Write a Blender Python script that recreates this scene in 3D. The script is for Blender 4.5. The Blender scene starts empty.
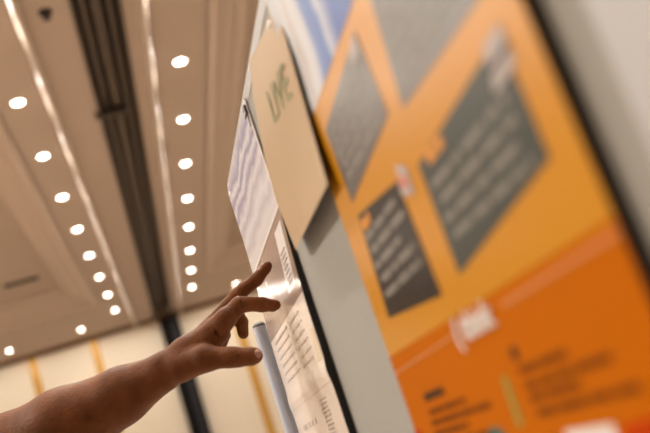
import bpy, bmesh, math, random
import numpy as np
from mathutils import Vector, Matrix
random.seed(4)
S = bpy.context.scene
COL = S.collection
CAMH = 1.35                      # camera height above the floor
H = 3.0                          # ceiling height above the camera
ZC = CAMH + H
F, CX, CY = 903.0, 325.0, 216.5

# ------------------------------------------------------------------ camera axes (world vectors of image right / down / forward)
R_ = Vector((0.940344, -0.127884, -0.315277))
D_ = Vector((0.267184, -0.296124, 0.917018)) * -1
F_ = Vector((0.210633, 0.946550, 0.244290))

def at(px, py, y):
    """world point seen at (px, py) whose distance along the room is y"""
    q = R_ * ((px - CX) / F) + D_ * ((py - CY) / F) + F_
    p = q * (y / q.y)
    return Vector((p.x, p.y, p.z + CAMH))

# ------------------------------------------------------------------ materials
def mat(name, col, rough=0.5, metal=0.0, bump=0.0, bscale=200.0, var=0.0, vscale=6.0, emit=0.0, spec=0.5, stretch=None, coat=0.0, sss=0.0):
    m = bpy.data.materials.new(name); m.use_nodes = True
    nt = m.node_tree; b = nt.nodes['Principled BSDF']
    b.inputs['Base Color'].default_value = (*col, 1)
    b.inputs['Roughness'].default_value = rough
    b.inputs['Metallic'].default_value = metal
    b.inputs['Specular IOR Level'].default_value = spec
    b.inputs['Coat Weight'].default_value = coat
    if sss:
        b.inputs['Subsurface Weight'].default_value = sss
        b.inputs['Subsurface Radius'].default_value = (1, .35, .18)
        b.inputs['Subsurface Scale'].default_value = .006
    if emit:
        b.inputs['Emission Color'].default_value = (*col, 1)
        b.inputs['Emission Strength'].default_value = emit
    if bump or var:
        tc = nt.nodes.new('ShaderNodeTexCoord'); mp = nt.nodes.new('ShaderNodeMapping')
        nt.links.new(tc.outputs['Object'], mp.inputs['Vector'])
        if stretch: mp.inputs['Scale'].default_value = stretch
    if var:
        n = nt.nodes.new('ShaderNodeTexNoise'); n.inputs['Scale'].default_value = vscale; n.inputs['Detail'].default_value = 4
        mx = nt.nodes.new('ShaderNodeMix'); mx.data_type = 'RGBA'
        mx.inputs[6].default_value = tuple(c * (1 - var) for c in col) + (1,)
        mx.inputs[7].default_value = tuple(min(1, c * (1 + var)) for c in col) + (1,)
        nt.links.new(mp.outputs[0], n.inputs['Vector']); nt.links.new(n.outputs['Fac'], mx.inputs[0])
        nt.links.new(mx.outputs[2], b.inputs['Base Color'])
    if bump:
        n = nt.nodes.new('ShaderNodeTexNoise'); n.inputs['Scale'].default_value = bscale; n.inputs['Detail'].default_value = 3
        bp_ = nt.nodes.new('ShaderNodeBump'); bp_.inputs['Strength'].default_value = bump; bp_.inputs['Distance'].default_value = .004
        nt.links.new(mp.outputs[0], n.inputs['Vector']); nt.links.new(n.outputs['Fac'], bp_.inputs['Height'])
        nt.links.new(bp_.outputs[0], b.inputs['Normal'])
    return m

def ramp_mat(name, axis, stops, rough, scale=3.0, distort=.35, spec=.5):
    """printed picture: a colour ramp along one direction of the sheet, broken up by noise"""
    m = bpy.data.materials.new(name); m.use_nodes = True
    nt = m.node_tree; b = nt.nodes['Principled BSDF']; b.inputs['Roughness'].default_value = rough
    b.inputs['Specular IOR Level'].default_value = spec
    tc = nt.nodes.new('ShaderNodeTexCoord'); sp = nt.nodes.new('ShaderNodeSeparateXYZ')
    nt.links.new(tc.outputs['Generated'], sp.inputs[0])
    n = nt.nodes.new('ShaderNodeTexNoise'); n.inputs['Scale'].default_value = scale; n.inputs['Detail'].default_value = 2
    nt.links.new(tc.outputs['Generated'], n.inputs['Vector'])
    ma = nt.nodes.new('ShaderNodeMath'); ma.operation = 'MULTIPLY_ADD'; ma.inputs[1].default_value = distort
    nt.links.new(n.outputs['Fac'], ma.inputs[0]); nt.links.new(sp.outputs[axis], ma.inputs[2])
    sb = nt.nodes.new('ShaderNodeMath'); sb.operation = 'SUBTRACT'; sb.inputs[1].default_value = distort / 2
    nt.links.new(ma.outputs[0], sb.inputs[0])
    cr = nt.nodes.new('ShaderNodeValToRGB'); e = cr.color_ramp.elements
    e[0].position, e[0].color = stops[0][0], (*stops[0][1], 1)
    e[1].position, e[1].color = stops[-1][0], (*stops[-1][1], 1)
    for p, c in stops[1:-1]:
        x = e.new(p); x.color = (*c, 1)
    nt.links.new(sb.outputs[0], cr.inputs[0]); nt.links.new(cr.outputs[0], b.inputs['Base Color'])
    return m

M = {}
M['ceiling'] = mat('ceiling_paint', (.50, .405, .33), .75, var=.03, vscale=1.5)
M['moulding'] = mat('moulding_paint', (.58, .475, .395), .6)
M['cove'] = mat('satin_trim', (.62, .53, .45), .34, spec=.35)
M['wall'] = mat('wall_panel', (.90, .81, .665), .6, var=.03, vscale=2)
M['gold'] = mat('gold_strip', (.62, .34, .06), .4, .25)
M['cornice'] = mat('cornice_brown', (.20, .12, .07), .6)
M['track_dark'] = mat('track_brown', (.022, .014, .008), .5)
M['track_mid'] = mat('track_rail', (.085, .058, .038), .45, .2)
M['post_black'] = mat('post_black', (.006, .005, .005), .7, spec=.15)
M['post_steel'] = mat('post_steel', (.05, .052, .062), .6, spec=.2)
M['carpet'] = mat('carpet', (.40, .315, .25), .95, bump=.4, bscale=180, var=.35, vscale=3)
M['lamp'] = mat('lamp_glow', (1.0, .90, .78), .5, emit=16)
M['lampring'] = mat('lamp_ring', (.72, .62, .52), .4)
M['vent'] = mat('vent_dark', (.022, .016, .012), .6)
M['fabric'] = mat('grey_fabric', (.40, .39, .355), .95, bump=.5, bscale=900, var=.10, vscale=260)
M['alu'] = mat('aluminium', (.40, .39, .38), .42, .5)
M['postgrey'] = mat('post_grey', (.56, .63, .78), .38, .2)
M['capgrey'] = mat('cap_grey', (.16, .16, .165), .5)
M['foamblack'] = mat('black_foam_board', (.012, .012, .012), .7)
M['tan'] = mat('tan_paper', (.45, .30, .155), .55, var=.06, vscale=14)
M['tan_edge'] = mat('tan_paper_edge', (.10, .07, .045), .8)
M['green'] = mat('green_print', (.23, .24, .095), .6)
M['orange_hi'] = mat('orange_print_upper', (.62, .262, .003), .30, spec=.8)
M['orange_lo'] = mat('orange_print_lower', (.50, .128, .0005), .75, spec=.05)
M['slate'] = mat('slate_print', (.055, .068, .060), .34)
M['charcoal'] = mat('charcoal_print', (.020, .018, .016), .32)
M['warmslate'] = mat('warm_grey_print', (.12, .112, .105), .28, spec=.9)
M['patchprint'] = mat('pale_picture_print', (.46, .40, .385), .4)
M['whiteprint'] = mat('white_print', (.80, .76, .74), .4)
M['palebar'] = mat('pale_text_print', (.24, .225, .20), .4)
M['brownbar'] = mat('brown_text_print', (.17, .045, .003), .7, spec=.05)
M['darkbar'] = mat('dark_text_print', (.07, .03, .008), .7, spec=.1)
M['paleorange'] = mat('pale_orange_print', (.62, .23, .07), .4)
M['orangetext'] = mat('orange_text_print', (.75, .30, .03), .4)
M['olive'] = mat('olive_print', (.24, .29, .04), .4)
M['teal'] = mat('teal_print', (.02, .10, .08), .4)
M['red'] = mat('red_print', (.48, .045, .001), .7, spec=.05)
M['pink'] = mat('pink_print', (.62, .22, .17), .4)
M['pale_paper'] = mat('pale_paper', (.50, .50, .515), .5)
M['glossphoto'] = ramp_mat('lilac_photo_with_glare', 2, [(0, (.80, .77, .80)), (.14, (.84, .83, .87)), (.24, (.66, .63, .70)), (.34, (.86, .87, .92)), (.46, (.60, .57, .68)), (.54, (.84, .84, .90)), (.62, (.42, .39, .56)),
    (.70, (.82, .84, .91)), (.76, (.36, .34, .53)), (.84, (.84, .86, .93)), (.90, (.40, .40, .60)), (1, (.72, .73, .83))], .10, 4, .22)  # pale and purple bands: ceiling-light reflections painted into the lilac print
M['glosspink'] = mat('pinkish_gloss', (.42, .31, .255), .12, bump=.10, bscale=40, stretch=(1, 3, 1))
M['glosswhite'] = mat('white_gloss', (.92, .82, .75), .16, bump=.06, bscale=30)
M['glosswhite2'] = mat('white_gloss_strip', (.90, .87, .85), .16)
M['greytext'] = mat('grey_text', (.52, .45, .42), .3)
M['yellowprint'] = mat('yellow_gloss', (.82, .70, .52), .2)
M['bluephoto'] = ramp_mat('blue_photo', 1, [(0, (.06, .14, .42)), (.24, (.05, .13, .45)), (.35, (.55, .58, .68)), (.40, (.07, .17, .50)), (.54, (.12, .22, .52)), (.60, (.60, .61, .68)), (.70, (.64, .66, .70)), (.76, (.56, .50, .49)), (.82, (.62, .64, .68)), (1, (.50, .52, .55))], .3, 2.6, .16)
M['pinwhite'] = mat('pin_white', (.85, .80, .74), .3)
M['clip'] = mat('clip_dark', (.06, .05, .06), .3, .5)
def skin_mat():
    m = mat('skin', (.17, .078, .044), .55, sss=.12, bump=.30, bscale=320, spec=.12)
    nt = m.node_tree; b = nt.nodes['Principled BSDF']
    tc = nt.nodes.new('ShaderNodeTexCoord')
    n = nt.nodes.new('ShaderNodeTexNoise'); n.inputs['Scale'].default_value = 35; n.inputs['Detail'].default_value = 5
    nt.links.new(tc.outputs['Object'], n.inputs['Vector'])
    cr = nt.nodes.new('ShaderNodeValToRGB'); e = cr.color_ramp.elements
    e[0].position = .3; e[0].color = (.120, .041, .0135, 1); e[1].position = .75; e[1].color = (.225, .081, .028, 1)
    nt.links.new(n.outputs['Fac'], cr.inputs[0]); nt.links.new(cr.outputs[0], b.inputs['Base Color'])
    return m
M['skin'] = skin_mat()
M['nail'] = mat('nail', (.42, .23, .175), .28)
M['shirt'] = mat('shirt', (.10, .13, .22), .9, bump=.3, bscale=500)
M['trousers'] = mat('trousers', (.03, .032, .04), .9)
M['shoe'] = mat('shoe_leather', (.02, .016, .014), .4)
M['hair'] = mat('hair', (.012, .009, .008), .8, bump=.8, bscale=150)
M['eyewhite'] = mat('eye_white', (.75, .72, .68), .2)
M['iris'] = mat('eye_dark', (.02, .012, .008), .15)

# ------------------------------------------------------------------ object helpers
def link_mesh(name, me, mats, root=None, origin=None, smooth=False):
    """mesh given in world coordinates; stored relative to its root (or to its own origin)"""
    if origin is None:
        if root is None:
            vs = [v.co for v in me.vertices]
            lo = Vector([min(v[i] for v in vs) for i in range(3)]); hi = Vector([max(v[i] for v in vs) for i in range(3)])
            origin = Vector(((lo.x + hi.x) / 2, (lo.y + hi.y) / 2, lo.z))
        else:
            origin = Vector(root['_loc'])
    me.transform(Matrix.Translation(-origin))
    o = bpy.data.objects.new(name, me); COL.objects.link(o)
    for m in (mats if isinstance(mats, (list, tuple)) else [mats]): me.materials.append(m)
    if smooth:
        for p in me.polygons: p.use_smooth = True
    o['_loc'] = tuple(origin)
    if root is None: o.location = origin
    else: o.parent = root
    return o

def obj(name, bm, mats, root=None, smooth=False, bevel=0.0):
    bmesh.ops.recalc_face_normals(bm, faces=bm.faces[:])
    me = bpy.data.meshes.new(name); bm.to_mesh(me); bm.free()
    o = link_mesh(name, me, mats, root, smooth=smooth)
    if bevel:
        md = o.modifiers.new('bevel', 'BEVEL'); md.width = bevel; md.segments = 2; md.limit_method = 'ANGLE'
    return o

def thing(name, label, cat, loc, group=None):
    o = bpy.data.objects.new(name, None); COL.objects.link(o); o.location = loc; o.empty_display_size = .05
    o['_loc'] = tuple(loc)
    return tag(o, label, cat, group)

def tag(o, label, cat, group=None):
    o['label'] = label; o['category'] = cat
    if group: o['group'] = group
    return o

def struct(name, bm, m, **k):
    o = obj(name, bm, m, **k); o['kind'] = 'structure'; return o

def NB(): return bmesh.new()
def box(bm, x0, x1, y0, y1, z0, z1, mi=0):
    vs = [bm.verts.new((x, y, z)) for z in (z0, z1) for y in (y0, y1) for x in (x0, x1)]
    for f in ((0, 2, 3, 1), (4, 5, 7, 6), (0, 1, 5, 4), (2, 6, 7, 3), (0, 4, 6, 2), (1, 3, 7, 5)):
        bm.faces.new([vs[i] for i in f]).material_index = mi

def tube(bm, a, b, r0, r1=None, n=24, cap=True):
    a, b = Vector(a), Vector(b); r1 = r0 if r1 is None else r1
    d = (b - a).normalized(); u = d.orthogonal().normalized(); w = d.cross(u)
    ra = [bm.verts.new(a + (u * math.cos(t) + w * math.sin(t)) * r0) for t in [2 * math.pi * i / n for i in range(n)]]
    rb = [bm.verts.new(b + (u * math.cos(t) + w * math.sin(t)) * r1) for t in [2 * math.pi * i / n for i in range(n)]]
    for i in range(n): bm.faces.new([ra[i], ra[(i + 1) % n], rb[(i + 1) % n], rb[i]])
    if cap: bm.faces.new(ra[::-1]); bm.faces.new(rb)

def ball(bm, c, rx, ry, rz, seg=24, ring=14, rot=None):
    mt = Matrix.Translation(c) @ (rot.to_4x4() if rot else Matrix()) @ Matrix.Diagonal((rx, ry, rz, 1))
    bmesh.ops.create_uvsphere(bm, u_segments=seg, v_segments=ring, radius=1, matrix=mt)

# ================================================================== THE ROOM
XL, XR, YB, YF = -9.0, 7.5, -6.0, 15.0      # left wall, right wall, wall behind the camera, back wall
b = NB(); box(b, XL, XR, YB, YF, -.1, 0); struct('floor', b, M['carpet'])
b = NB(); box(b, XL - .2, XL, YB, YF, 0, ZC + .5); struct('wall_left', b, M['wall'])
b = NB(); box(b, XR, XR + .2, YB, YF, 0, ZC + .5); struct('wall_right', b, M['wall'])
b = NB(); box(b, XL - .2, XR + .2, YB - .2, YB, 0, ZC + .5); struct('wall_front', b, M['wall'])
b = NB(); box(b, XL - .2, XR + .2, YF, YF + .2, 0, ZC + .5); struct('wall_back', b, M['wall'])
# flat ceiling zones: middle zone with the track slot, two downlight zones, two trays
SL0, SL1 = .013 * H, .115 * H                 # track slot
TL, TR = -.215 * H, .302 * H                  # inner edges of the tray mouldings
YT = 4.28 * H                                 # far end of the trays
b = NB()
box(b, TL, SL0, YB, YF, ZC, ZC + .45)
box(b, SL1, TR, YB, YF, ZC, ZC + .45)
box(b, SL0, SL1, YB, YF, ZC + .16, ZC + .45)
box(b, XL, TL, YT, YF, ZC, ZC + .45)
box(b, TR, XR, YT, YF, ZC, ZC + .45)
box(b, XL, TL, YB, YT, ZC + .26, ZC + .45)
box(b, TR, XR, YB, YT, ZC + .26, ZC + .45)
struct('ceiling', b, M['ceiling'])
# stepped mouldings round the trays: (offset from the edge, height) profile swept along the tray's two visible sides
PROF = [(0, -.02), (.05, -.035), (.09, -.015), (.12, .05), (.20, .06), (.25, .11), (.33, .12), (.37, .17), (.40, .27)]
def tray_trim(name, xe, sgn, xfar):
    b = NB()
    a = [b.verts.new((xe + sgn * o, YB, ZC + h)) for o, h in PROF]
    c = [b.verts.new((xe + sgn * o, YT - o, ZC + h)) for o, h in PROF]
    d = [b.verts.new((xfar, YT - o, ZC + h)) for o, h in PROF]
    for p, q in ((a, c), (c, d)):
        for i in range(len(PROF) - 1): b.faces.new([p[i], p[i + 1], q[i + 1], q[i]])
    struct(name, b, M['moulding'])
tray_trim('trim_1', TL, -1, XL)
tray_trim('trim_2', TR, 1, XR)
# half-round satin trims beside the rows of downlights
def half_round(name, x, r):
    b = NB(); n = 12
    p = [b.verts.new((x - r * math.cos(math.pi * i / n), YB, ZC - .078 * math.sin(math.pi * i / n))) for i in range(n + 1)]
    q = [b.verts.new((v.co.x, YF, v.co.z)) for v in p]
    for i in range(n): b.faces.new([p[i], p[i + 1], q[i + 1], q[i]])
    struct(name, b, M['cove'], smooth=True)
half_round('trim_3', -.0895 * H, .034)
half_round('trim_4', .1575 * H, .034)
# dark cornice line where the ceiling meets the back wall
b = NB(); box(b, XL, XR, YF - .06, YF, ZC - .075, ZC); struct('trim_5', b, M['cornice'])
# gold strips between the wall panels
for i, xs in enumerate([-.995, -.662, -.331, .445, .776, 1.107]):
    b = NB(); x = xs * H; w = .060 if i != 3 else .07
    box(b, x - w, x + w, YF - .03, YF, 0, ZC - .075)
    struct('trim_%d' % (6 + i), b, M['gold'], bevel=.008)
b = NB(); box(b, XL, XR, YF - .03, YF, 0, .15); struct('baseboard_back', b, M['cornice'])

# ------------------------------------------------------------------ dark partition track in the ceiling, and its post on the back wall
t = thing('partition_track', 'long dark brown partition track recessed in the middle of the ceiling', 'ceiling track', (.064 * H, 4, ZC))
b = NB(); box(b, SL0, SL1, YB, YF - .07, ZC + .145, ZC + .159); obj('channel', b, M['track_dark'], t)
W = SL1 - SL0
b = NB(); box(b, SL0, SL0 + .018, YB, YF - .07, ZC - .02, ZC + .145); obj('side_rail', b, M['track_mid'], t)
b = NB(); box(b, SL1 - .018, SL1, YB, YF - .07, ZC - .02, ZC + .145); obj('side_rail', b, M['track_mid'], t)
for u, w, z in ((.24, .018, .03), (.50, .028, .01), (.78, .018, .04)):
    b = NB(); xc = SL0 + u * W
    box(b, xc - w, xc + w, YB, YF - .07, ZC + z, ZC + z + .05); box(b, xc - .006, xc + .006, YB, YF - .07, ZC + z + .05, ZC + .145)
    obj('rail', b, M['track_mid'], t)
b = NB(); y = 2.21 * H
box(b, SL0 - .03, SL0 + .72 * W, y - .035, y + .035, ZC - .035, ZC + .01); obj('hanger', b, M['track_dark'], t, bevel=.006)
t = thing('partition_post', 'tall black and steel partition post standing against the back wall', 'post', (.087 * H, YF - .1, 0))
b = NB(); box(b, .033 * H, .092 * H, YF - .16, YF - .031, 0, ZC - .075); obj('black_panel', b, M['post_black'], t, bevel=.006)
b = NB(); box(b, .092 * H + .002, .112 * H, YF - .13, YF - .031, 0, ZC - .075); obj('steel_strip', b, M['post_steel'], t)
b = NB(); box(b, .112 * H + .002, .137 * H, YF - .15, YF - .031, 0, ZC - .075); obj('edge_panel', b, M['post_black'], t, bevel=.004)

# ------------------------------------------------------------------ downlights
def spot(loc, e, size=115, blend=.6, r=.06):
    l = bpy.data.lights.new('downlight_or_fill_lamp', 'SPOT'); l.energy = e; l.color = (1, .93, .83)
    l.spot_size = math.radians(size); l.spot_blend = blend; l.shadow_soft_size = r
    o = bpy.data.objects.new('downlight_or_fill_lamp', l); COL.objects.link(o); o.location = loc
def make_downlight():
    t = thing('downlight', '', 'ceiling light', (0, 0, 0))
    b = NB(); n = 28
    prof = [(.040, -.001), (.045, -.008), (.052, -.006), (.056, 0.0)]
    rings = [[b.verts.new((r * math.cos(2 * math.pi * i / n), r * math.sin(2 * math.pi * i / n), z)) for i in range(n)] for r, z in prof]
    for a, c in zip(rings, rings[1:]):
        for i in range(n): b.faces.new([a[i], a[(i + 1) % n], c[(i + 1) % n], c[i]])
    obj('trim_ring', b, M['lampring'], t, smooth=True)
    b = NB(); vs = [b.verts.new((  .041 * math.cos(2 * math.pi * i / n),   .041 * math.sin(2 * math.pi * i / n), -.004)) for i in range(n)]
    c0 = b.verts.new((0, 0, -.022))
    for i in range(n): b.faces.new([vs[i], vs[(i + 1) % n], c0])
    obj('lens', b, M['lamp'], t, smooth=True)
    return t
proto = make_downlight(); used = [False]
def downlight(x, y, label, group, e):
    if not used[0]: r = proto; used[0] = True
    else:
        r = proto.copy(); COL.objects.link(r)
        for ch in list(proto.children):
            c = ch.copy(); COL.objects.link(c); c.parent = r
    r.location = (x, y, ZC); r['label'] = label; r['group'] = group
    spot((x, y, ZC - .024), e, size=178, blend=.16, r=.035)
ORD = ['nearest to the back wall', 'second from the back wall', 'third from the back wall', 'fourth from the back wall', 'fifth from the back wall',
       'sixth from the back wall', 'seventh from the back wall', 'eighth from the back wall', 'ninth from the back wall', 'tenth from the back wall']
E0 = 20
for k in range(9):
    downlight(.2335 * H, (2.024 + .3543 * (7 - k)) * H, 'round lit downlight right of the dark ceiling track, %s' % ORD[k], 'downlights in the row right of the dark track', E0)
for k in range(9):
    downlight(-.1610 * H, (2.0375 + .354 * (7 - k)) * H, 'round lit downlight left of the dark ceiling track, %s' % ORD[k], 'downlights in the row left of the dark track', E0)
for x, nm in ((-.721, 'leftmost of the lamps along the back wall'), (-.357, 'over the gold strip left of the arm'), (.474, 'glimpsed beside the raised middle finger')):
    downlight(x * H, 4.735 * H, 'round lit downlight close to the back wall, %s' % nm, 'downlights along the back wall', 12)
for x in (-1.085, -1.45, -1.81, .84, 1.2, 1.57):               # the same row goes on beyond the frame
    spot((x * H, 4.735 * H, ZC - .027), 14, size=176, blend=.35, r=.035)
for k in range(2, 6):                                          # both rows of downlights go on overhead
    for x in (-.1610, .2335): spot((x * H, (2.03 - .354 * k) * H, ZC - .027), 70, size=150, blend=.5, r=.035)
# unseen lamps added to light the board, arm and ceiling, and for poster glare
for x, y, e in ((-6.6, -3.5, 20), (-3.9, -3.5, 20), (-6.6, -1, 70), (-3.6, -1, 50), (-6.6, 1.2, 540), (-3.6, 1.2, 540), (-6.6, 3.4, 680), (-3.6, 3.4, 760),
                (-6.6, 6.5, 260), (-3.6, 6.5, 260), (-6.6, 10, 150), (-3.6, 10, 150), (3.2, -2, 60), (3.2, 2, 100), (5.6, 5, 120), (3.2, 6.5, 430), (3.2, 10, 430), (-2.5, 5.4, 120), (-2.9, 7.6, 260), (-3.3, 9.4, 200), (5.6, 9, 120)):
    spot((x, y, ZC + .23), e, size=150, r=.22)

# ------------------------------------------------------------------ ceiling vent and sprinkler
t = thing('ceiling_vent', 'dark slot air vent in the pale ceiling tray at the far left', 'vent', (-.47 * H, 3.86 * H, ZC + .26))
b = NB(); box(b, -.55 * H, -.405 * H, 3.865 * H - .06, 3.865 * H + .06, ZC + .245, ZC + .26); obj('grille_frame', b, M['vent'], t, bevel=.004)
for k in range(3):
    b = NB(); y = 3.865 * H - .03 + .03 * k
    box(b, -.545 * H, -.41 * H, y - .006, y + .006, ZC + .238, ZC + .245); obj('slat', b, M['vent'], t)
t = thing('ceiling_sprinkler', 'small dark sprinkler head on the ceiling at upper left', 'sprinkler', (-.037 * H, 1.672 * H, ZC))
b = NB(); tube(b, (-.037 * H, 1.672 * H, ZC), (-.037 * H, 1.672 * H, ZC - .012), .045, .038); obj('escutcheon', b, M['vent'], t)
b = NB(); tube(b, (-.037 * H, 1.672 * H, ZC - .012), (-.037 * H, 1.672 * H, ZC - .045), .010); tube(b, (-.037 * H, 1.672 * H, ZC - .045), (-.037 * H, 1.672 * H, ZC - .049), .028); obj('deflector', b, M['clip'], t)

# ================================================================== DISPLAY BOARD (its own plane: y along it, z up, off towards the viewer)
BD, BK = 0.17763, -0.035
NRM = Vector((-1, BK, 0)).normalized()
def BP(y, z, off=0.0):
    return Vector((BD + BK * y, y, z + CAMH)) + NRM * off
def slab(bm, y0, y1, z0, z1, o0, o1, mi=0):
    vs = [bm.verts.new(BP(y, z, o)) for o in (o0, o1) for z in (z0, z1) for y in (y0, y1)]
    for f in ((0, 2, 3, 1), (4, 5, 7, 6), (0, 1, 5, 4), (2, 6, 7, 3), (0, 4, 6, 2), (1, 3, 7, 5)):
        bm.faces.new([vs[i] for i in f]).material_index = mi
def quad(bm, pts, o0, o1):
    """flat printed shape with the sheet's own thin ink film: corners (y, z)"""
    a = [bm.verts.new(BP(y, z, o0)) for y, z in pts]; c = [bm.verts.new(BP(y, z, o1)) for y, z in pts]
    bm.faces.new(a); bm.faces.new(c[::-1]); n = len(pts)
    for i in range(n): bm.faces.new([a[i], a[(i + 1) % n], c[(i + 1) % n], c[i]])
def BS(y, z, off=0.0):
    """true position of a point seen at (y, z) against the poster plane but standing off it"""
    s = 1 - off / (BD + BK * y) * abs(NRM.x)
    return Vector(((BD + BK * y) * s, y * s, z * s + CAMH))
def lean(z):
    """the glossy poster lies flush on the fabric at its top and stands away from it lower down"""
    t = min(1, max(0, (z - .13) / .17)); return -.0063 * t * t * (3 - 2 * t) + .0016 * math.exp(-((z - .076) / .011) ** 2)  # second term: ripple added to the sheet to catch glare from the ceiling lamps
def strip(bm, y00, y01, y10, y11, z0, z1, o0, o1, n=14, lo=None):
    g = []
    for j in range(n + 1):
        u = j / n; z = z0 + (z1 - z0) * u; ya = y00 + (y10 - y00) * u; yb = y01 + (y11 - y01) * u
        g.append([bm.verts.new(BP(ya, z, (lo if lo is not None else lean(z) + o0))), bm.verts.new(BP(yb, z, (lo if lo is not None else lean(z) + o0))), bm.verts.new(BP(yb, z, lean(z) + o1)), bm.verts.new(BP(ya, z, lean(z) + o1))])
    for a, c in zip(g, g[1:]):
        for i in range(4): bm.faces.new([a[i], a[(i + 1) % 4], c[(i + 1) % 4], c[i]])
    bm.faces.new(g[0][::-1]); bm.faces.new(g[-1])
def disc(bm, y, z, r, o0, o1, n=20, rz=None):
    quad(bm, [(y + r * math.cos(2 * math.pi * i / n), z + (rz or r) * math.sin(2 * math.pi * i / n)) for i in range(n)], o0, o1)
def words(bm, y0, y1, z, h, o0, o1, wl=.012, gap=.004):
    """an unreadable line of small print: word-long strokes; reads from the far end (large y) to the near end"""
    y = y0
    while y > y1 + .003:
        w = random.uniform(.5, 1.5) * wl; e = max(y1, y - w)
        quad(bm, [(y, z - h / 2), (e, z - h / 2), (e, z + h / 2), (y, z + h / 2)], o0, o1)
        y = e - gap
def lettering(name, text, y, z, size, m, root, off, tilt=0.0, sx=1.0, th=.0004, bold=0.0):
    c = bpy.data.curves.new(name, 'FONT'); c.body = text; c.offset = bold; c.size = size; c.extrude = th; c.align_x = 'LEFT'
    o = bpy.data.objects.new('tmp', c); COL.objects.link(o)
    dg = bpy.context.evaluated_depsgraph_get(); me = bpy.data.meshes.new_from_object(o.evaluated_get(dg))
    bpy.data.objects.remove(o)
    for v in me.vertices:
        a, bb, d = v.co.x * sx, v.co.y, v.co.z
        yy = y - (a * math.cos(tilt) - bb * math.sin(tilt)); zz = z + bb * math.cos(tilt) + a * math.sin(tilt)
        v.co = BP(yy, zz, off + d)
    me.update()
    return link_mesh(name, me, m, root)

FAB = -.0076                                   # fabric surface lies this far behind the poster faces
YL, YR, ZT, ZB = 1.170, -.55, .383, -.62
board = thing('display_board', 'grey fabric display board with aluminium frame that carries the posters', 'display board', (BD + BK * .3, .3, 0))
b = NB(); slab(b, YR + .02, YL - .012, ZB + .02, ZT - .018, FAB - .022, FAB - .0006); obj('fabric_panel', b, M['fabric'], board)
b = NB(); slab(b, YR, YL, ZT - .018, ZT, FAB - .028, FAB - .0004); obj('top_rail', b, M['alu'], board, bevel=.002)
b = NB(); slab(b, YR, YL, ZB, ZB + .02, FAB - .028, FAB - .0004); obj('bottom_rail', b, M['alu'], board, bevel=.002)
b = NB(); slab(b, YL - .012, YL, ZB + .02, ZT - .018, FAB - .028, FAB - .0004); obj('side_rail', b, M['alu'], board, bevel=.002)
b = NB(); slab(b, YR, YR + .02, ZB + .02, ZT - .018, FAB - .028, FAB - .0004); obj('side_rail', b, M['alu'], board, bevel=.002)
def post(px, py, ztop, far):
    ax = Vector((px, py, 0))
    p = None
    b = NB(); tube(b, (px, py, .03), (px, py, ztop), .0088, n=28)
    p = obj('post', b, M['postgrey'], board, smooth=False)
    b = NB(); tube(b, (px, py, ztop), (px, py, ztop + .003), .0088, .0085, n=28); tube(b, (px, py, ztop + .003), (px, py, ztop + .006), .0085, .005, n=28)
    q = obj('post_cap', b, M['capgrey'], board); q['label'] = 'dark grey cap on the post'
    b = NB(); box(b, px - .012, px + .012, py - .012, py + .012, ZB + CAMH + .05, ZB + CAMH + .09)
    s = 1 if far else -1
    box(b, px, BD + BK * py + .02, py - .008, py + .008, ZB + CAMH + .055, ZB + CAMH + .085)
    obj('clamp', b, M['capgrey'], board)
    b = NB(); box(b, px - .25, px + .25, py - .03, py + .03, 0, .03); obj('foot', b, M['postgrey'], board, bevel=.006)
PT = at(259.3, 327, 1.185)
post(PT.x, PT.y, PT.z, True)
post(BD - BK * .56, YR - .012, PT.z, False)
# two pins and a clip on the sheets
def pin(y, z, label, off):
    t = tag(thing('push_pin', label, 'pin', BP(y, z, off)), label, 'pin', None)
    b = NB(); tube(b, BP(y, z, off), BP(y, z, off + .0008), .0042, .0040, n=16); tube(b, BP(y, z, off + .0008), BP(y, z, off + .0018), .0040, .0022, n=16)
    obj('head', b, M['pinwhite'], t, smooth=False)

# ------------------------------------------------------------------ glossy A3 poster at the far end, the one being touched
p3 = thing('glossy_poster', 'glossy pale poster with lilac photo at the board end, touched by the fingertips', 'poster', BP(1.02, -.045, -.004))
Y0, Y1 = .872, 1.167
b = NB(); strip(b, Y0, Y1 - .004, Y0, Y1 - .004, -.045, .24, 0, -.0007, n=70, lo=FAB + .0002); obj('backing', b, M['foamblack'], p3)
b = NB(); strip(b, Y0, Y1 - .004, Y0, Y1 - .004, .24, .372, 0, -.0007, n=30, lo=FAB + .0002); q = obj('backing', b, M['glosswhite2'], p3); q['label'] = 'white edge of the sheet behind the photo'
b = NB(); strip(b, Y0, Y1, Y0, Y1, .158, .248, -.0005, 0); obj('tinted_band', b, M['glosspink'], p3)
b = NB(); strip(b, Y0, Y1, Y0, Y1, .2482, .372, -.0005, .0002); obj('photo_print', b, M['glossphoto'], p3)
b = NB(); strip(b, Y0 - .0005, Y0 + .006, Y0 - .0005, Y0 + .006, .2482, .372, .0002, .0005); strip(b, Y0, Y1, Y0, Y1, .2482, .252, .0002, .0005); obj('photo_border', b, M['glosswhite2'], p3)
b = NB(); strip(b, Y0, Y1, Y0, Y1, .066, .1578, -.0005, 0, n=40); obj('text_panel', b, M['glosswhite'], p3)
b = NB(); strip(b, Y0, Y1, Y0, Y1, -.045, .0658, -.0005, 0, n=40); obj('text_panel', b, M['glosswhite'], p3)
b = NB(); strip(b, .945, .893, .934, .884, .172, .238, 0, .0004); obj('white_strip', b, M['glosswhite2'], p3)
def print_block(name, lines, m, root):
    b = NB()
    for a in lines: words(b, *a)
    return obj(name, b, m, root)
print_block('small_print', [(.930, .899, .212 - .0055 * k, .0018, lean(.212 - .0055 * k), lean(.212 - .0055 * k) + .0013, .008, .003) for k in range(7)], M['greytext'], p3)
print_block('small_print', [(1.13, 1.02, .150 - .010 * k, .0028, 0, .0003, .016, .006) for k in range(6)], M['greytext'], p3)
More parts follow.
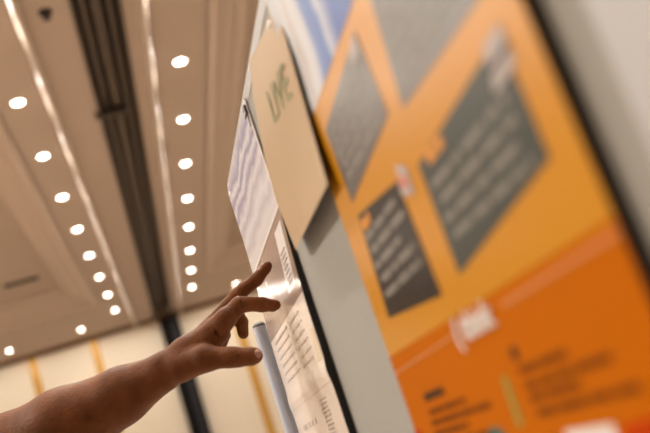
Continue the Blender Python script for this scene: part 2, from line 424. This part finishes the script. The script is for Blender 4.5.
print_block('small_print', [(.99, .915, .148 - .010 * k, .0026, 0, .0003, .014, .006) for k in range(6)], M['greytext'], p3)
print_block('small_print', [(1.12, 1.02, .040 - .016 * k, .006, 0, .0003, .02, .012) for k in range(4)], M['greytext'], p3)
print_block('small_print', [(.965, .925, .056 - .0045 * k, .0024, 0, .0003, .006, .002) for k in range(11)], M['greytext'], p3)
b = NB(); strip(b, .902, .876, .893, .876, .09, .122, 0, .0003); obj('yellow_patch', b, M['yellowprint'], p3)
pin(1.150, .362, 'small white pin at the outer top corner of the glossy poster', lean(.362) + .0002)
t = thing('binder_clip', 'small dark clip at the inner top corner of the glossy poster', 'clip', BP(.885, .352, lean(.352)))
b = NB(); slab(b, .874, .890, .356, .367, lean(.36) + .0004, lean(.36) + .003); obj('clip_body', b, M['clip'], t, bevel=.0015)
b = NB(); slab(b, .879, .886, .345, .356, lean(.35) + .0008, lean(.35) + .0016); obj('clip_lever', b, M['alu'], t)

# ------------------------------------------------------------------ tan paper, its lower corner curling away from the board
def tan_sheet():
    bm = NB(); ny, nz = 20, 24
    def P(u, v, th):                         # u 0 far .. 1 near, v 0 bottom .. 1 top
        z0, zt = .192, .363 - .026 * u
        z = z0 + (zt - z0) * v
        yl = np.interp(z, [.192, .25, .29, .343, .363], [.838, .853, .840, .800, .765]); yr = np.interp(z, [.192, .318, .34], [.650, .624, .622])
        y = yl + (yr - yl) * u
        curl = .0042 * max(0, 1 - v / .5) ** 2 * (.2 + .8 * u) - .0060 * max(0, (v - .55) / .45) ** 2
        return BS(y, z, .0012 + curl + th)
    g = [[[bm.verts.new(P(i / ny, j / nz, th)) for i in range(ny + 1)] for j in range(nz + 1)] for th in (0, .0022)]
    for j in range(nz):
        for i in range(ny):
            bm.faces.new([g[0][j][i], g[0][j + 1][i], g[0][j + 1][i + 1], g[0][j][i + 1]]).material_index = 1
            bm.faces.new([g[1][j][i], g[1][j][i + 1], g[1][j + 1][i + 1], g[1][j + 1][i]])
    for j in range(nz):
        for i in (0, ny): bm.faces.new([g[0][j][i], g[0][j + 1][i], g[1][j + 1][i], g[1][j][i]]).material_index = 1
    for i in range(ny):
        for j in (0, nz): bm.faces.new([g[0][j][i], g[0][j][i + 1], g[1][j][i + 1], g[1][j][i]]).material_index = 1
    return bm
pt = thing('tan_poster', 'tan card with green lettering pinned between the glossy and the orange poster', 'poster', BP(.74, .193, 0))
obj('sheet', tan_sheet(), [M['tan'], M['tan_edge']], pt)
lettering('lettering', 'LIVE', .738, .284, .042, M['green'], pt, .0042, tilt=-.17, sx=1.2, th=.0001)
pin(.644, .330, 'small white pin holding the top corner of the tan card', .0035)

# ------------------------------------------------------------------ orange poster
po = thing('orange_poster', 'large orange poster with dark text boxes beside the tan card', 'poster', BP(.47, -.125, -.004))
A0, A1 = .2965, .646
b = NB(); slab(b, A0, A1 - .004, -.125, .374, FAB + .0002, -.0006); obj('backing', b, M['foamblack'], po)
b = NB(); quad(b, [(A1, .052), (A0, .047), (A0, .374), (A1, .374)], -.0006, 0); obj('upper_print', b, M['orange_hi'], po)
b = NB(); quad(b, [(A1, -.125), (A0, -.125), (A0, .0468), (A1, .0518)], -.0006, 0); obj('lower_print', b, M['orange_lo'], po)
b = NB(); quad(b, [(A1 - .002, .248), (.628, .240), (.463, .241), (.463, .372), (A1 - .002, .372)], 0, .0003); obj('photo_print', b, M['bluephoto'], po)
def textbox(pts, m, bars, barmat, head=None):
    b = NB(); quad(b, pts, 0, .0003); o = obj('text_box', b, m, po)
    b = NB()
    for (y0, y1, z, h) in bars: words(b, y0, y1, z, h, .0003, .0005, .022, .005)
    obj('text_lines', b, barmat, o)
    if head:
        b = NB(); words(b, *head, .0003, .0005, .012, .003); obj('heading', b, M['orangetext'], o)
    return o
def rows(y0, y1, ztop, n, dz, h, sl=0.0):
    return [(y0 - .004 * (i % 2), y1 + random.uniform(0, .3) * (y0 - y1) * (i % 3 == 2), ztop - dz * i, h) for i in range(n)]
textbox([(.613, .075), (.495, .064), (.500, .138), (.600, .149)], M['charcoal'], rows(.600, .508, .131, 5, .0105, .0045), M['palebar'], (.598, .575, .140, .008))
textbox([(.458, .067), (.322, .081), (.322, .138), (.458, .132)], M['slate'], rows(.448, .335, .1155, 4, .010, .0042), M['palebar'], (.442, .415, .129, .007))
textbox([(.604, .160), (.474, .171), (.478, .229), (.606, .219)], M['warmslate'], rows(.595, .485, .2115, 5, .009, .0042), M['palebar'])
textbox([(.449, .163), (.325, .157), (.325, .222), (.437, .226)], M['warmslate'], rows(.435, .335, .212, 5, .010, .0044), M['palebar'])
b = NB(); quad(b, [(.500, .216), (.480, .218), (.481, .229), (.499, .227)], .0003, .0006); obj('picture_patch', b, M['patchprint'], po)
b = NB(); quad(b, [(.343, .120), (.317, .122), (.317, .141), (.338, .141)], .0003, .0006); obj('picture_patch', b, M['patchprint'], po)
b = NB(); quad(b, [(.343, .1275), (.317, .1290), (.317, .1325), (.343, .1310)], .0006, .0008); obj('picture_stripe', b, M['charcoal'], po)
b = NB(); quad(b, [(.500, .128), (.478, .122), (.476, .138), (.492, .146)], .0003, .0006); obj('picture_patch', b, M['patchprint'], po)
b = NB(); quad(b, [(.495, .131), (.481, .128), (.481, .135), (.493, .139)], .0006, .0008); obj('picture_stripe', b, M['pink'], po)
b = NB(); quad(b, [(A1, .0385), (.500, .0400), (.500, .0416), (A1, .0400)], 0, .0003); obj('rule_line', b, M['paleorange'], po)
b = NB(); quad(b, [(.420, .0395), (A0, .0400), (A0, .0425), (.420, .0420)], 0, .0003); obj('rule_line', b, M['paleorange'], po)
lettering('lettering', '( think', .4965, .0345, .0200, M['whiteprint'], po, .0006, sx=1.16, bold=.0006)
b = NB(); words(b, .596, .552, .0150, .0055, 0, .0003, .03, .002); obj('heading', b, M['darkbar'], po)
b = NB(); disc(b, .427, .0172, .0042, 0, .0003); obj('bullet', b, M['darkbar'], po)
for blk in (((.597, .520, .005), (.600, .483, -.002), (.600, .530, -.009), (.600, .50, -.0165)), ((.429, .368, .0085), (.429, .336, .0008), (.429, .368, -.0055), (.427, .325, -.013))):
    print_block('text_lines', [(y0, y1, z, .0036, 0, .0003, .026, .003) for y0, y1, z in blk], M['brownbar'], po)
b = NB(); quad(b, [(.4555, -.017), (.4495, -.017), (.4475, .009), (.4535, .009)], 0, .0003); obj('accent_bar', b, M['olive'], po)
b = NB(); disc(b, .492, -.020, .014, 0, .0003, rz=.006); obj('emblem', b, M['teal'], po)
b = NB(); quad(b, [(.405, -.045), (.360, -.045), (.358, -.0245), (.405, -.0235)], 0, .0003); obj('white_patch', b, M['whiteprint'], po)
b = NB(); quad(b, [(.355, -.125), (A0, -.125), (A0, -.0235), (.352, -.026)], 0, .0003); obj('red_patch', b, M['red'], po)
b = NB(); quad(b, [(A1, -.06), (.625, -.06), (.632, -.004), (A1, -.001)], 0, .0003); obj('red_patch', b, M['red'], po)
# ------------------------------------------------------------------ pale sheet at the near end
b = NB(); slab(b, -.03, .2665, -.08, .34, FAB + .0005, FAB + .003); tag(obj('pale_poster', b, M['pale_paper']), 'blank pale sheet at the near end of the board beside the orange poster', 'poster')

# ================================================================== PERSON reaching in from the left
def sdf_mesh(name, prims, vox, k=.004, pad=.02, carve=()):
    """smooth union of tapered capsules, turned into one closed skin (surface nets). prims: (a, b, ra, rb[, k])"""
    A = np.array([p[0] for p in prims], float); B = np.array([p[1] for p in prims], float)
    rm = max(max(p[2], p[3]) for p in prims)
    lo = np.minimum(A.min(0), B.min(0)) - rm - pad; hi = np.maximum(A.max(0), B.max(0)) + rm + pad
    n = np.ceil((hi - lo) / vox).astype(int) + 1
    gx, gy, gz = [lo[i] + vox * np.arange(n[i]) for i in range(3)]
    D = np.full(n, 1.0, np.float32)
    for p in prims:
        a, b_ = np.array(p[0], float), np.array(p[1], float); ra, rb = p[2], p[3]; kk = p[4] if len(p) > 4 else k
        m = max(ra, rb) + 3 * kk + 3 * vox
        l = np.maximum(((np.minimum(a, b_) - m - lo) / vox).astype(int), 0); h = np.minimum(((np.maximum(a, b_) + m - lo) / vox).astype(int) + 2, n)
        X = gx[l[0]:h[0], None, None] - a[0]; Y = gy[None, l[1]:h[1], None] - a[1]; Z = gz[None, None, l[2]:h[2]] - a[2]
        d = b_ - a; L = max(float(d @ d), 1e-12)
        t = np.clip((X * d[0] + Y * d[1] + Z * d[2]) / L, 0, 1)
        q = np.sqrt((X - t * d[0]) ** 2 + (Y - t * d[1]) ** 2 + (Z - t * d[2]) ** 2) - (ra + (rb - ra) * t)
        s = D[l[0]:h[0], l[1]:h[1], l[2]:h[2]]
        hh = np.clip(.5 + .5 * (s - q) / kk, 0, 1)
        D[l[0]:h[0], l[1]:h[1], l[2]:h[2]] = s + (q - s) * hh - kk * hh * (1 - hh)
    for a, b_, r in carve:
        a, b_ = np.array(a, float), np.array(b_, float); m = r + .006
        l = np.maximum(((np.minimum(a, b_) - m - lo) / vox).astype(int), 0); h = np.minimum(((np.maximum(a, b_) + m - lo) / vox).astype(int) + 2, n)
        X = gx[l[0]:h[0], None, None] - a[0]; Y = gy[None, l[1]:h[1], None] - a[1]; W_ = gz[None, None, l[2]:h[2]] - a[2]
        d = b_ - a; t = np.clip((X * d[0] + Y * d[1] + W_ * d[2]) / max(float(d @ d), 1e-12), 0, 1)
        q = -(np.sqrt((X - t * d[0]) ** 2 + (Y - t * d[1]) ** 2 + (W_ - t * d[2]) ** 2) - r)
        s = D[l[0]:h[0], l[1]:h[1], l[2]:h[2]]; kk = .0016
        hh = np.clip(.5 - .5 * (s - q) / kk, 0, 1)
        D[l[0]:h[0], l[1]:h[1], l[2]:h[2]] = s + (q - s) * hh + kk * hh * (1 - hh)
    ins = D < 0
    c = np.zeros(np.array(n) - 1, np.uint8)
    for i in (0, 1):
        for j in (0, 1):
            for q in (0, 1): c += ins[i:n[0] - 1 + i, j:n[1] - 1 + j, q:n[2] - 1 + q]
    act = (c > 0) & (c < 8); idx = np.full(act.shape, -1, np.int64); cells = np.argwhere(act); idx[act] = np.arange(len(cells))
    acc = np.zeros((len(cells), 3)); cnt = np.zeros(len(cells))
    corners = [(i, j, q) for i in (0, 1) for j in (0, 1) for q in (0, 1)]
    for u in corners:
        for w in range(3):
            if u[w]: continue
            v = list(u); v[w] = 1
            d0 = D[cells[:, 0] + u[0], cells[:, 1] + u[1], cells[:, 2] + u[2]]; d1 = D[cells[:, 0] + v[0], cells[:, 1] + v[1], cells[:, 2] + v[2]]
            cr = (d0 < 0) != (d1 < 0); t = np.where(cr, d0 / np.where(cr, d0 - d1, 1), 0)
            pos = np.tile(np.array(u, float), (len(cells), 1)); pos[:, w] += t
            acc[cr] += pos[cr]; cnt[cr] += 1
    V = lo + vox * (cells + acc / cnt[:, None])
    faces = []
    for w in range(3):
        u, v = [(1, 2), (2, 0), (0, 1)][w]
        s0 = [slice(None)] * 3; s1 = [slice(None)] * 3; s0[w] = slice(0, -1); s1[w] = slice(1, None)
        a = ins[tuple(s0)]; b_ = ins[tuple(s1)]
        e = np.argwhere(a != b_); e = e[(e[:, u] > 0) & (e[:, v] > 0) & (e[:, u] < n[u] - 1) & (e[:, v] < n[v] - 1)]
        du = np.zeros(3, int); du[u] = 1; dv = np.zeros(3, int); dv[v] = 1
        g = [idx[tuple((e - x).T)] for x in (du + dv, dv, 0 * du, du)]
        f = np.stack(g, 1); inv = ~a[tuple(e.T)]
        f[inv] = f[inv][:, ::-1]; faces.append(f)
    Fc = np.concatenate(faces)
    return V, Fc
def mesh_from(name, parts):
    V = np.concatenate([p[0] for p in parts]); off = 0; Fs = []
    for v, f in parts: Fs.append(f + off); off += len(v)
    me = bpy.data.meshes.new(name); me.from_pydata(V.tolist(), [], np.concatenate(Fs).tolist()); me.update(); return me
PX = 1 / 903 * 1.035                            # metres per pixel at the hand
def chain(pts, k=.004):
    """pts: (px, py, y, radius in px)"""
    out = []
    P = [(at(a, b_, y), r * PX) for a, b_, y, r in pts]
    for (p, r), (q, s) in zip(P, P[1:]): out.append((p, q, r, s, k))
    return out
arm = []
elbow = at(-42, 482, 1.13); shoulder = Vector((-.55, 1.155, CAMH + .085))
arm += [(shoulder, elbow, .056, .044, .02)]
arm += chain([(-42, 482, 1.13, 40), (12, 456, 1.10, 41), (66, 428, 1.065, 38.5), (121, 396, 1.03, 26), (164, 371.5, .998, 17.5)], .012)
arm += chain([(66, 428, 1.08, 36), (121, 396, 1.046, 25), (166, 371, 1.016, 16.5)], .010)
# palm
arm += chain([(164, 371.5, .998, 17), (188, 354, .992, 16.5), (213, 333.5, .985, 12.5)], .007)
arm += chain([(166, 371, 1.014, 16), (190, 350, 1.012, 14), (209, 329.5, 1.004, 9.5)], .007)
arm += chain([(166, 372, 1.022, 14), (188, 353, 1.028, 13), (209, 334, 1.024, 9)], .007)
arm += chain([(166, 374, 1.026, 12), (188, 358, 1.040, 11.5), (205, 341, 1.040, 8.5)], .007)
arm += chain([(200, 353, .985, 12), (218, 333, .982, 11)], .005)
arm += chain([(213, 333, .984, 11.5), (226, 318, .983, 10.5)], .004)
# index finger
arm += chain([(214, 331, .984, 11), (239, 305, .986, 8.2), (246, 304.2, .987, 7.2), (262, 304.6, .991, 7.2), (273, 305.6, .994, 5.6), (276.5, 305.0, .995, 4.4)], .0028)
# middle finger
arm += chain([(209, 329, 1.004, 9.5), (236.5, 296.5, 1.003, 7.4), (243, 290, 1.002, 6.8), (256.5, 279.5, .997, 6.4), (265.5, 268.5, .992, 5.2), (268.3, 265.5, .991, 4.0)], .0028)
# ring finger, bent under
arm += chain([(209, 334, 1.024, 9), (236, 314, 1.026, 7.4), (241.5, 322, 1.026, 6.4), (243.3, 333.5, 1.022, 5.4)], .0028)
# little finger, bent under
arm += chain([(205, 341, 1.040, 8), (221, 327, 1.044, 6.4), (225, 335, 1.042, 5.4), (223, 343, 1.036, 4.8)], .0028)
# thumb
arm += chain([(180, 367, .985, 15), (205, 358.5, .968, 12), (231, 357.3, .958, 8.8), (240, 357.2, .956, 7.8), (252, 356.2, .954, 7.4), (256.0, 355.6, .954, 6.0)], .006)
def crease(pts, r=.0009):
    return [(at(*a), at(*c), r) for a, c in zip(pts, pts[1:])]
carve = crease([(240.5, 302.0, .9772), (241.5, 307.0, .9768), (243.0, 312.0, .979)], .0012)
carve += crease([(255.5, 302.0, .9815), (256.0, 307.0, .9812), (256.6, 310.5, .983)], .0009)
carve += crease([(253.0, 281.0, .9905), (256.0, 284.5, .9905)], .0009)
carve += crease([(238.5, 297.5, .9945), (241.0, 299.5, .995)], .0009)
carve += crease([(215.0, 331.5, .9705), (217.5, 338.0, .9700), (220.0, 344.0, .969), (227.0, 347.5, .969)], .0013)
carve += crease([(236.0, 351.5, .9475), (236.8, 357.0, .9468), (237.0, 363.0, .949)], .0004)
carve += crease([(240.0, 352.0, .9475), (240.6, 357.0, .9470), (240.8, 361.0, .949)], .0003)
hand_parts = sdf_mesh('arm', arm, .0012, .004, carve=carve)
# the rest of the figure
Z = lambda x, y, z: Vector((x, y, z))
TX, TY = -.60, .965
body = [
 (Z(TX, TY, 1.02), Z(TX, TY, 1.30), .115, .12), (Z(TX, TY - .09, 1.34), Z(TX, TY + .09, 1.34), .085, .085), (Z(TX, TY - .06, .98), Z(TX, TY + .06, .98), .11, .11),
 (Z(TX, TY - .15, 1.41), Z(TX, TY + .15, 1.41), .06, .06), (Z(TX - .01, TY, 1.40), Z(TX + .015, TY, 1.53), .058, .052),
 (Z(TX + .02, TY, 1.58), Z(TX + .005, TY, 1.665), .070, .086), (Z(TX + .05, TY, 1.555), Z(TX + .045, TY, 1.60), .045, .06),
 (Z(TX + .094, TY, 1.605), Z(TX + .084, TY, 1.645), .015, .009, .006), (Z(TX + .088, TY - .014, 1.57), Z(TX + .088, TY + .014, 1.57), .011, .011, .006),
 (Z(TX + .01, TY + .078, 1.60), Z(TX + .005, TY + .084, 1.645), .010, .014, .006), (Z(TX + .01, TY - .078, 1.60), Z(TX + .005, TY - .084, 1.645), .010, .014, .006),
 (Z(TX + .04, TY + .19, 1.425), shoulder + Vector((-.02, 0, 0)), .055, .056), (shoulder, shoulder.lerp(elbow, .45), .055, .044),
 (Z(TX, TY - .19, 1.40), Z(TX - .01, TY - .235, 1.13), .054, .043), (Z(TX - .01, TY - .235, 1.13), Z(TX + .05, TY - .24, .90), .042, .027),
 (Z(TX + .05, TY - .24, .90), Z(TX + .07, TY - .24, .83), .028, .030)]
for i in range(4):
    a = Z(TX + .05 + .02 * i, TY - .24, .815); body += [(a, a + Vector((.012, 0, -.05 - .008 * (i in (1, 2)))), .0095, .0085, .004), (a + Vector((.012, 0, -.05)), a + Vector((.004, .012, -.078)), .0085, .007, .004)]
body += [(Z(TX + .085, TY - .225, .855), Z(TX + .11, TY - .215, .80), .012, .010, .006), (Z(TX + .11, TY - .215, .80), Z(TX + .115, TY - .21, .765), .010, .008, .006)]
for s in (-1, 1):
    hx = .05 * s
    body += [(Z(TX, TY + .09 * s, .93), Z(TX + hx * .4 + .02, TY + .10 * s, .50), .092, .062), (Z(TX + hx * .4 + .02, TY + .10 * s, .50), Z(TX + hx, TY + .105 * s, .09), .058, .038), (Z(TX + hx - .03, TY + .105 * s, .05), Z(TX + hx + .13, TY + .115 * s, .035), .034, .028)]
bparts = sdf_mesh('body', body, .009, .03)
person = thing('person', 'person reaching in from the left, bare brown arm and hand touching the glossy poster', 'person', (TX, TY, 0))
link_mesh('body', mesh_from('body', [bparts, hand_parts]), M['skin'], person, smooth=True)
def cloth(name, prims, m, k=.02):
    link_mesh(name, mesh_from(name, [sdf_mesh(name, prims, .010, k)]), m, person, smooth=True)
sh = [(a[0], a[1], a[2] + .016, a[3] + .016) for a in body[:4]]
sh += [(Z(TX + .03, TY + .17, 1.42), shoulder, .074, .074), (shoulder, shoulder.lerp(elbow, .42), .072, .064), (Z(TX, TY - .18, 1.40), Z(TX - .006, TY - .22, 1.22), .072, .064)]
cloth('shirt', sh, M['shirt'])
tr = []
for s in (-1, 1):
    hx = .05 * s
    tr += [(Z(TX, TY + .075 * s, .95), Z(TX + hx * .4 + .02, TY + .10 * s, .50), .118, .080), (Z(TX + hx * .4 + .02, TY + .10 * s, .50), Z(TX + hx, TY + .105 * s, .12), .078, .066)]
cloth('trousers', tr, M['trousers'])
for s in (-1, 1):
    hx = .05 * s
    cloth('shoe', [(Z(TX + hx - .04, TY + .105 * s, .048), Z(TX + hx + .15, TY + .118 * s, .042), .047, .041), (Z(TX + hx - .01, TY + .105 * s, .07), Z(TX + hx, TY + .105 * s, .10), .045, .045)], M['shoe'])
cloth('hair', [(Z(TX - .02, TY, 1.66), Z(TX - .005, TY, 1.695), .088, .090), (Z(TX - .03, TY, 1.60), Z(TX - .02, TY, 1.66), .068, .08)], M['hair'])
for s in (-1, 1):
    b = NB(); ball(b, Z(TX + .081, TY + .030 * s, 1.640), .012, .014, .012); e = obj('eye', b, M['eyewhite'], person, smooth=True)
    b = NB(); ball(b, Z(TX + .0905, TY + .030 * s, 1.640), .004, .006, .006); obj('iris', b, M['iris'], e, smooth=True)
# finger nails
def nail(p, along, normal, l, w):
    a = Vector(along).normalized(); n = Vector(normal); n = (n - a * n.dot(a)).normalized(); c = a.cross(n)
    rot = Matrix((a, c, n)).transposed()
    b = NB(); ball(b, p, l, w, .0016, rot=rot)
    for v in b.verts:                            # bend the plate across the finger
        d = (v.co - p).dot(c); v.co -= n * (d * d / (2 * w * 1.15))
    o = obj('fingernail', b, M['nail'], person, smooth=True)
ti, tt = at(240, 357.2, .956), at(256, 355.6, .954)
vw = -at(254, 356, 1.0); vw.z += CAMH; vw = Vector((vw.x, vw.y, -(at(254, 356, 1).z - CAMH)))
nd = (vw.normalized() + Vector((.18, 0, .22))).normalized()
nail(at(254.6, 355.6, .954) + nd * .0078, tt - ti, nd, .0068, .0056)
i0, i1 = at(262, 304.6, .991), at(276, 305, .995); nd = Vector((-.1, -.25, 1)).normalized()
nail(at(272.5, 305.2, .994) + nd * .0058, i1 - i0, nd, .0055, .0045)
i0, i1 = at(256.5, 279.5, .997), at(268, 266, .991); nd = Vector((-.7, -.35, .75)).normalized(); nd2 = (nd - (i1 - i0).normalized() * nd.dot((i1 - i0).normalized())).normalized()
nail(at(264.3, 270.0, .9925) + nd2 * .0056, i1 - i0, nd2, .0056, .0045)

# ================================================================== world, camera, view
w = bpy.data.worlds.new('world'); S.world = w; w.use_nodes = True
w.node_tree.nodes['Background'].inputs[0].default_value = (.9, .75, .6, 1); w.node_tree.nodes['Background'].inputs[1].default_value = .02
cd = bpy.data.cameras.new('camera'); cam = bpy.data.objects.new('camera', cd); COL.objects.link(cam)
cd.sensor_width = 36; cd.lens = F / 650 * 36; cd.clip_start = .02; cd.clip_end = 100
mw = Matrix((R_, -D_, -F_)).transposed().to_4x4(); mw.translation = (0, 0, CAMH); cam.matrix_world = mw
cd.dof.use_dof = True; cd.dof.focus_distance = 1.10; cd.dof.aperture_fstop = 4.3; cd.dof.aperture_blades = 0
S.camera = cam
S.view_settings.view_transform = 'Standard'; S.view_settings.look = 'None'; S.view_settings.gamma = 1; S.view_settings.exposure = 0.12
S.cycles.use_denoising = True
S.cycles.max_bounces = 8; S.cycles.diffuse_bounces = 5
for o in bpy.data.objects:
    if '_loc' in o: del o['_loc']
